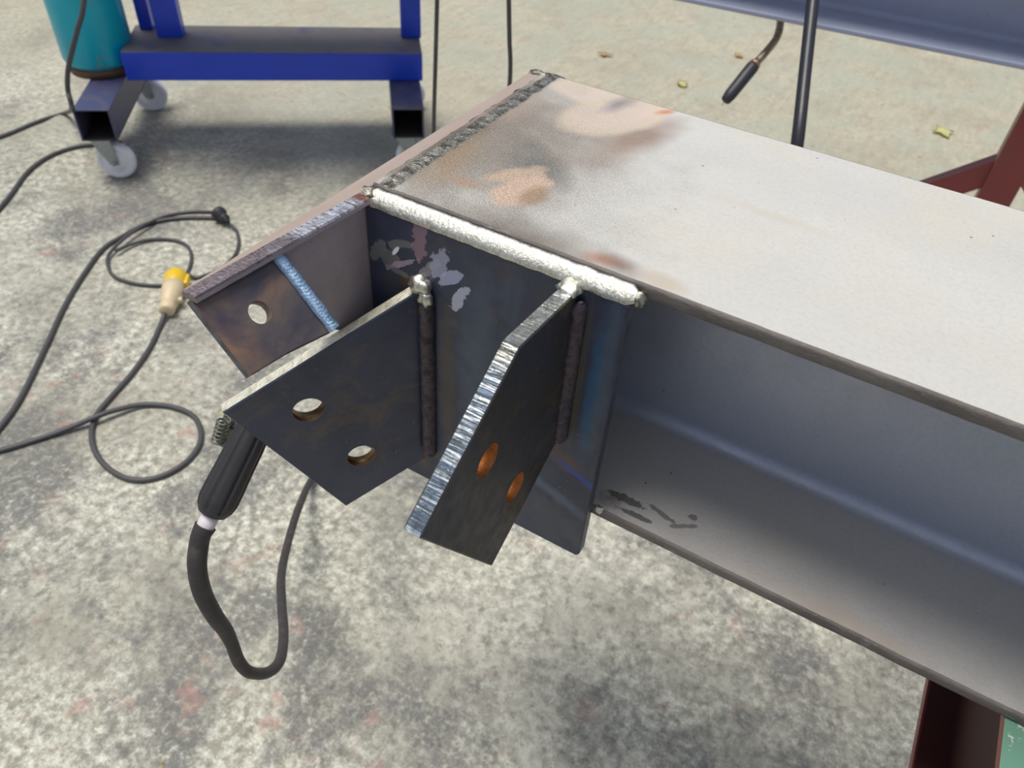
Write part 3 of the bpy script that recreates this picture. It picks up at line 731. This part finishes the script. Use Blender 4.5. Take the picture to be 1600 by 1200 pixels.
# yellow / cream connector
pa, pb = fz(260, 487, .026), fz(277, 430, .028)
co = empty('connector', pa, 'yellow and cream cable connector lying on the floor beside the beam end', 'connector')
Lp = (pb - pa).length; d = (pb - pa).normalized()
bm = bmesh.new(); lathe(bm, pa, pb, [(0, 0), (0, .016), (.004, .021), (.03, .022), (.034, .018), (.040, .025), (Lp * .45, .027), (Lp * .5, .030), (Lp * .72, .030), (Lp * .72, 0)], 28); link('body', bm_mesh(bm), CREAM, co)
bm = bmesh.new(); lathe(bm, pa, pb, [(Lp * .66, 0), (Lp * .66, .027), (Lp * .70, .031), (Lp * .92, .033), (Lp * .97, .030), (Lp * 1.06, .022), (Lp * 1.06, 0)], 28); link('cap', bm_mesh(bm), YEL, co)
bm = bmesh.new(); s = d.cross(Zv).normalized(); obox(bm, pa + d * Lp * .82 + s * .030, (d, s, s.cross(d)), .022, .008, .012, 0, .004); link('latch', bm_mesh(bm), YEL, co)
bm = bmesh.new(); obox(bm, pa + d * Lp * .30 + s * .024, (d, s, s.cross(d)), .007, .010, .007, 0, .003); link('screw_lug', bm_mesh(bm), CREAM, co)

# ---------------------------------------------------------------- earth clamp hanging from the skewed gusset
ha, hb = atD(333, 798, .80), atD(398, 668, .80)
ec = empty('earth_clamp', ha, 'black ribbed earth clamp handle hanging below the skewed gusset', 'clamp')
hd = (hb - ha).normalized(); Lh = (hb - ha).length
def ribs(a, t):
    if t < .22 or t > .93: return 1
    q = (a * 8 / (2 * math.pi)) % 1; return 1 - .16 * max(0, 1 - abs(q - .5) * 7)
P = []; rr = []
for k, (t, r) in enumerate([(-.006, .008), (-.003, .0145), (0.004, .0185), (.012, .0205), (.025, .0205), (.05, .0195), (.075, .0190), (Lh, .0175), (Lh + .012, .0165), (Lh + .02, .010)]): P.append(ha + hd * t); rr.append(r)
# densify
PP, RR = [], []
for i in range(len(P) - 1):
    for k in range(4): PP.append(P[i].lerp(P[i + 1], k / 4)); RR.append(rr[i] + (rr[i + 1] - rr[i]) * k / 4)
bm = bmesh.new(); sweep(bm, PP, RR, 64, sect=ribs); link('handle', bm_mesh(bm), RUBBER, ec)
jt = G1 + H1 * .112 + Vector((0, 0, .895)) + T1 * 2.4
tj = hb + hd * .012 + T1 * .3
for s_ in (1, -1):
    bm = bmesh.new(); o_ = T1.normalized() * (.0115 * s_)
    bar(bm, tj + o_ * .4, jt + o_ * .4, .030, .004, 0, .001); link('jaw', bm_mesh(bm), NOZ, ec)
bm = bmesh.new(); sp_a, sp_b = atD(341, 690, .815), atD(351, 655, .80)
sp_p = [sp_a.lerp(sp_b, k / 72) + (axes_from(sp_b - sp_a)[1] * math.cos(k * .52) + axes_from(sp_b - sp_a)[2] * math.sin(k * .52)) * .0065 for k in range(73)]
sweep(bm, sp_p, .0013, 6); link('spring', bm_mesh(bm), GREYM, ec)
bm = bmesh.new(); bar(bm, atD(346, 697, .82), atD(362, 640, .815), .012, .006, 0, .001); bar(bm, atD(352, 664, .83), hb + hd * .0, .010, .006, 0, .001); link('lever', bm_mesh(bm), GREYM, ec)
bm = bmesh.new(); lathe(bm, ha - hd * .022, ha, [(0, 0), (0, .0086), (.003, .0092), (.018, .0092), (.022, 0)], 20); link('ferrule', bm_mesh(bm), WHT, ec, label='white inner sleeve')
lead_pts = cpts = [ha - hd * .0175, ha - hd * .027, atD(311, 850, .805), atD(308, 885, .81), atD(316, 925, .83), atD(335, 962, .86), atD(352, 985, .89), atD(362, 1005, .91), atD(374, 1035, .94), atD(392, 1051, .97), atD(420, 1050, 1.03), atD(438, 1030, 1.09), atD(443, 990, 1.17), atD(440, 940, 1.26), atD(440, 895, 1.36), atD(452, 840, 1.50), atD(470, 785, 1.62)]
cpts += [atZ(492, 742, .01), atZ(540, 690, .008), atZ(620, 640, .008), atZ(760, 600, .008)]
rad = [.0112, .0100, .0102, .0102, .0100, .0094, .0088, .0078, .0078, .0076, .0076, .0076, .0076, .0076, .0076, .0076, .0076, .0076, .0076, .0076, .0076]
cb = cable('lead', cpts, .008, SHEATH, ec, rads=rad, label='thick dark lead looping down to the floor')

# ---------------------------------------------------------------- leaves on the floor
def leaf(u, v, L, wd, yaw, mat, label, seed):
    c = atZ(u, v, .006); bm = bmesh.new(); n = 9; A = Vector((math.cos(yaw), math.sin(yaw), 0)); B = Vector((-A.y, A.x, 0)); rows = []
    for i in range(n):
        t = i / (n - 1); w_ = 1.35 * wd * math.sin(math.pi * min(max(t, .02), .985)) ** 1.6 * (1 + 1.1 * mnoise.noise(Vector((t * 9, seed, 0))))
        row = [bm.verts.new(c + A * L * (t - .5) + B * w_ * s_ + Zv * (.002 + .005 * mnoise.noise(Vector((t * 4, s_ * 2, seed))) + .004 * abs(s_))) for s_ in (-1, -.5, 0, .5, 1)]
        rows.append(row)
    for i in range(n - 1):
        for k in range(4): bm.faces.new((rows[i][k], rows[i][k + 1], rows[i + 1][k + 1], rows[i + 1][k]))
    g = bmesh.ops.solidify(bm, geom=bm.faces[:], thickness=.0006)
    o = link('leaf', bm_mesh(bm), mat, origin=c, smooth=True); tag(o, label, 'leaf', 'dry leaves on the floor'); return o
leaf(1066, 132, .075, .020, -.9, LEAF, 'small pale yellow leaf on the floor left of the torch nozzle', 1)
leaf(1473, 207, .120, .026, -1.0, LEAF, 'larger bright yellow leaf on the floor near the red trestle post', 2)
leaf(946, 86, .085, .014, .3, LEAF2, 'faint tan leaf on the floor beyond the beam corner', 3)
leaf(1154, 87, .07, .016, -.7, LEAF2, 'tan leaf on the floor just left of the torch collar', 4)
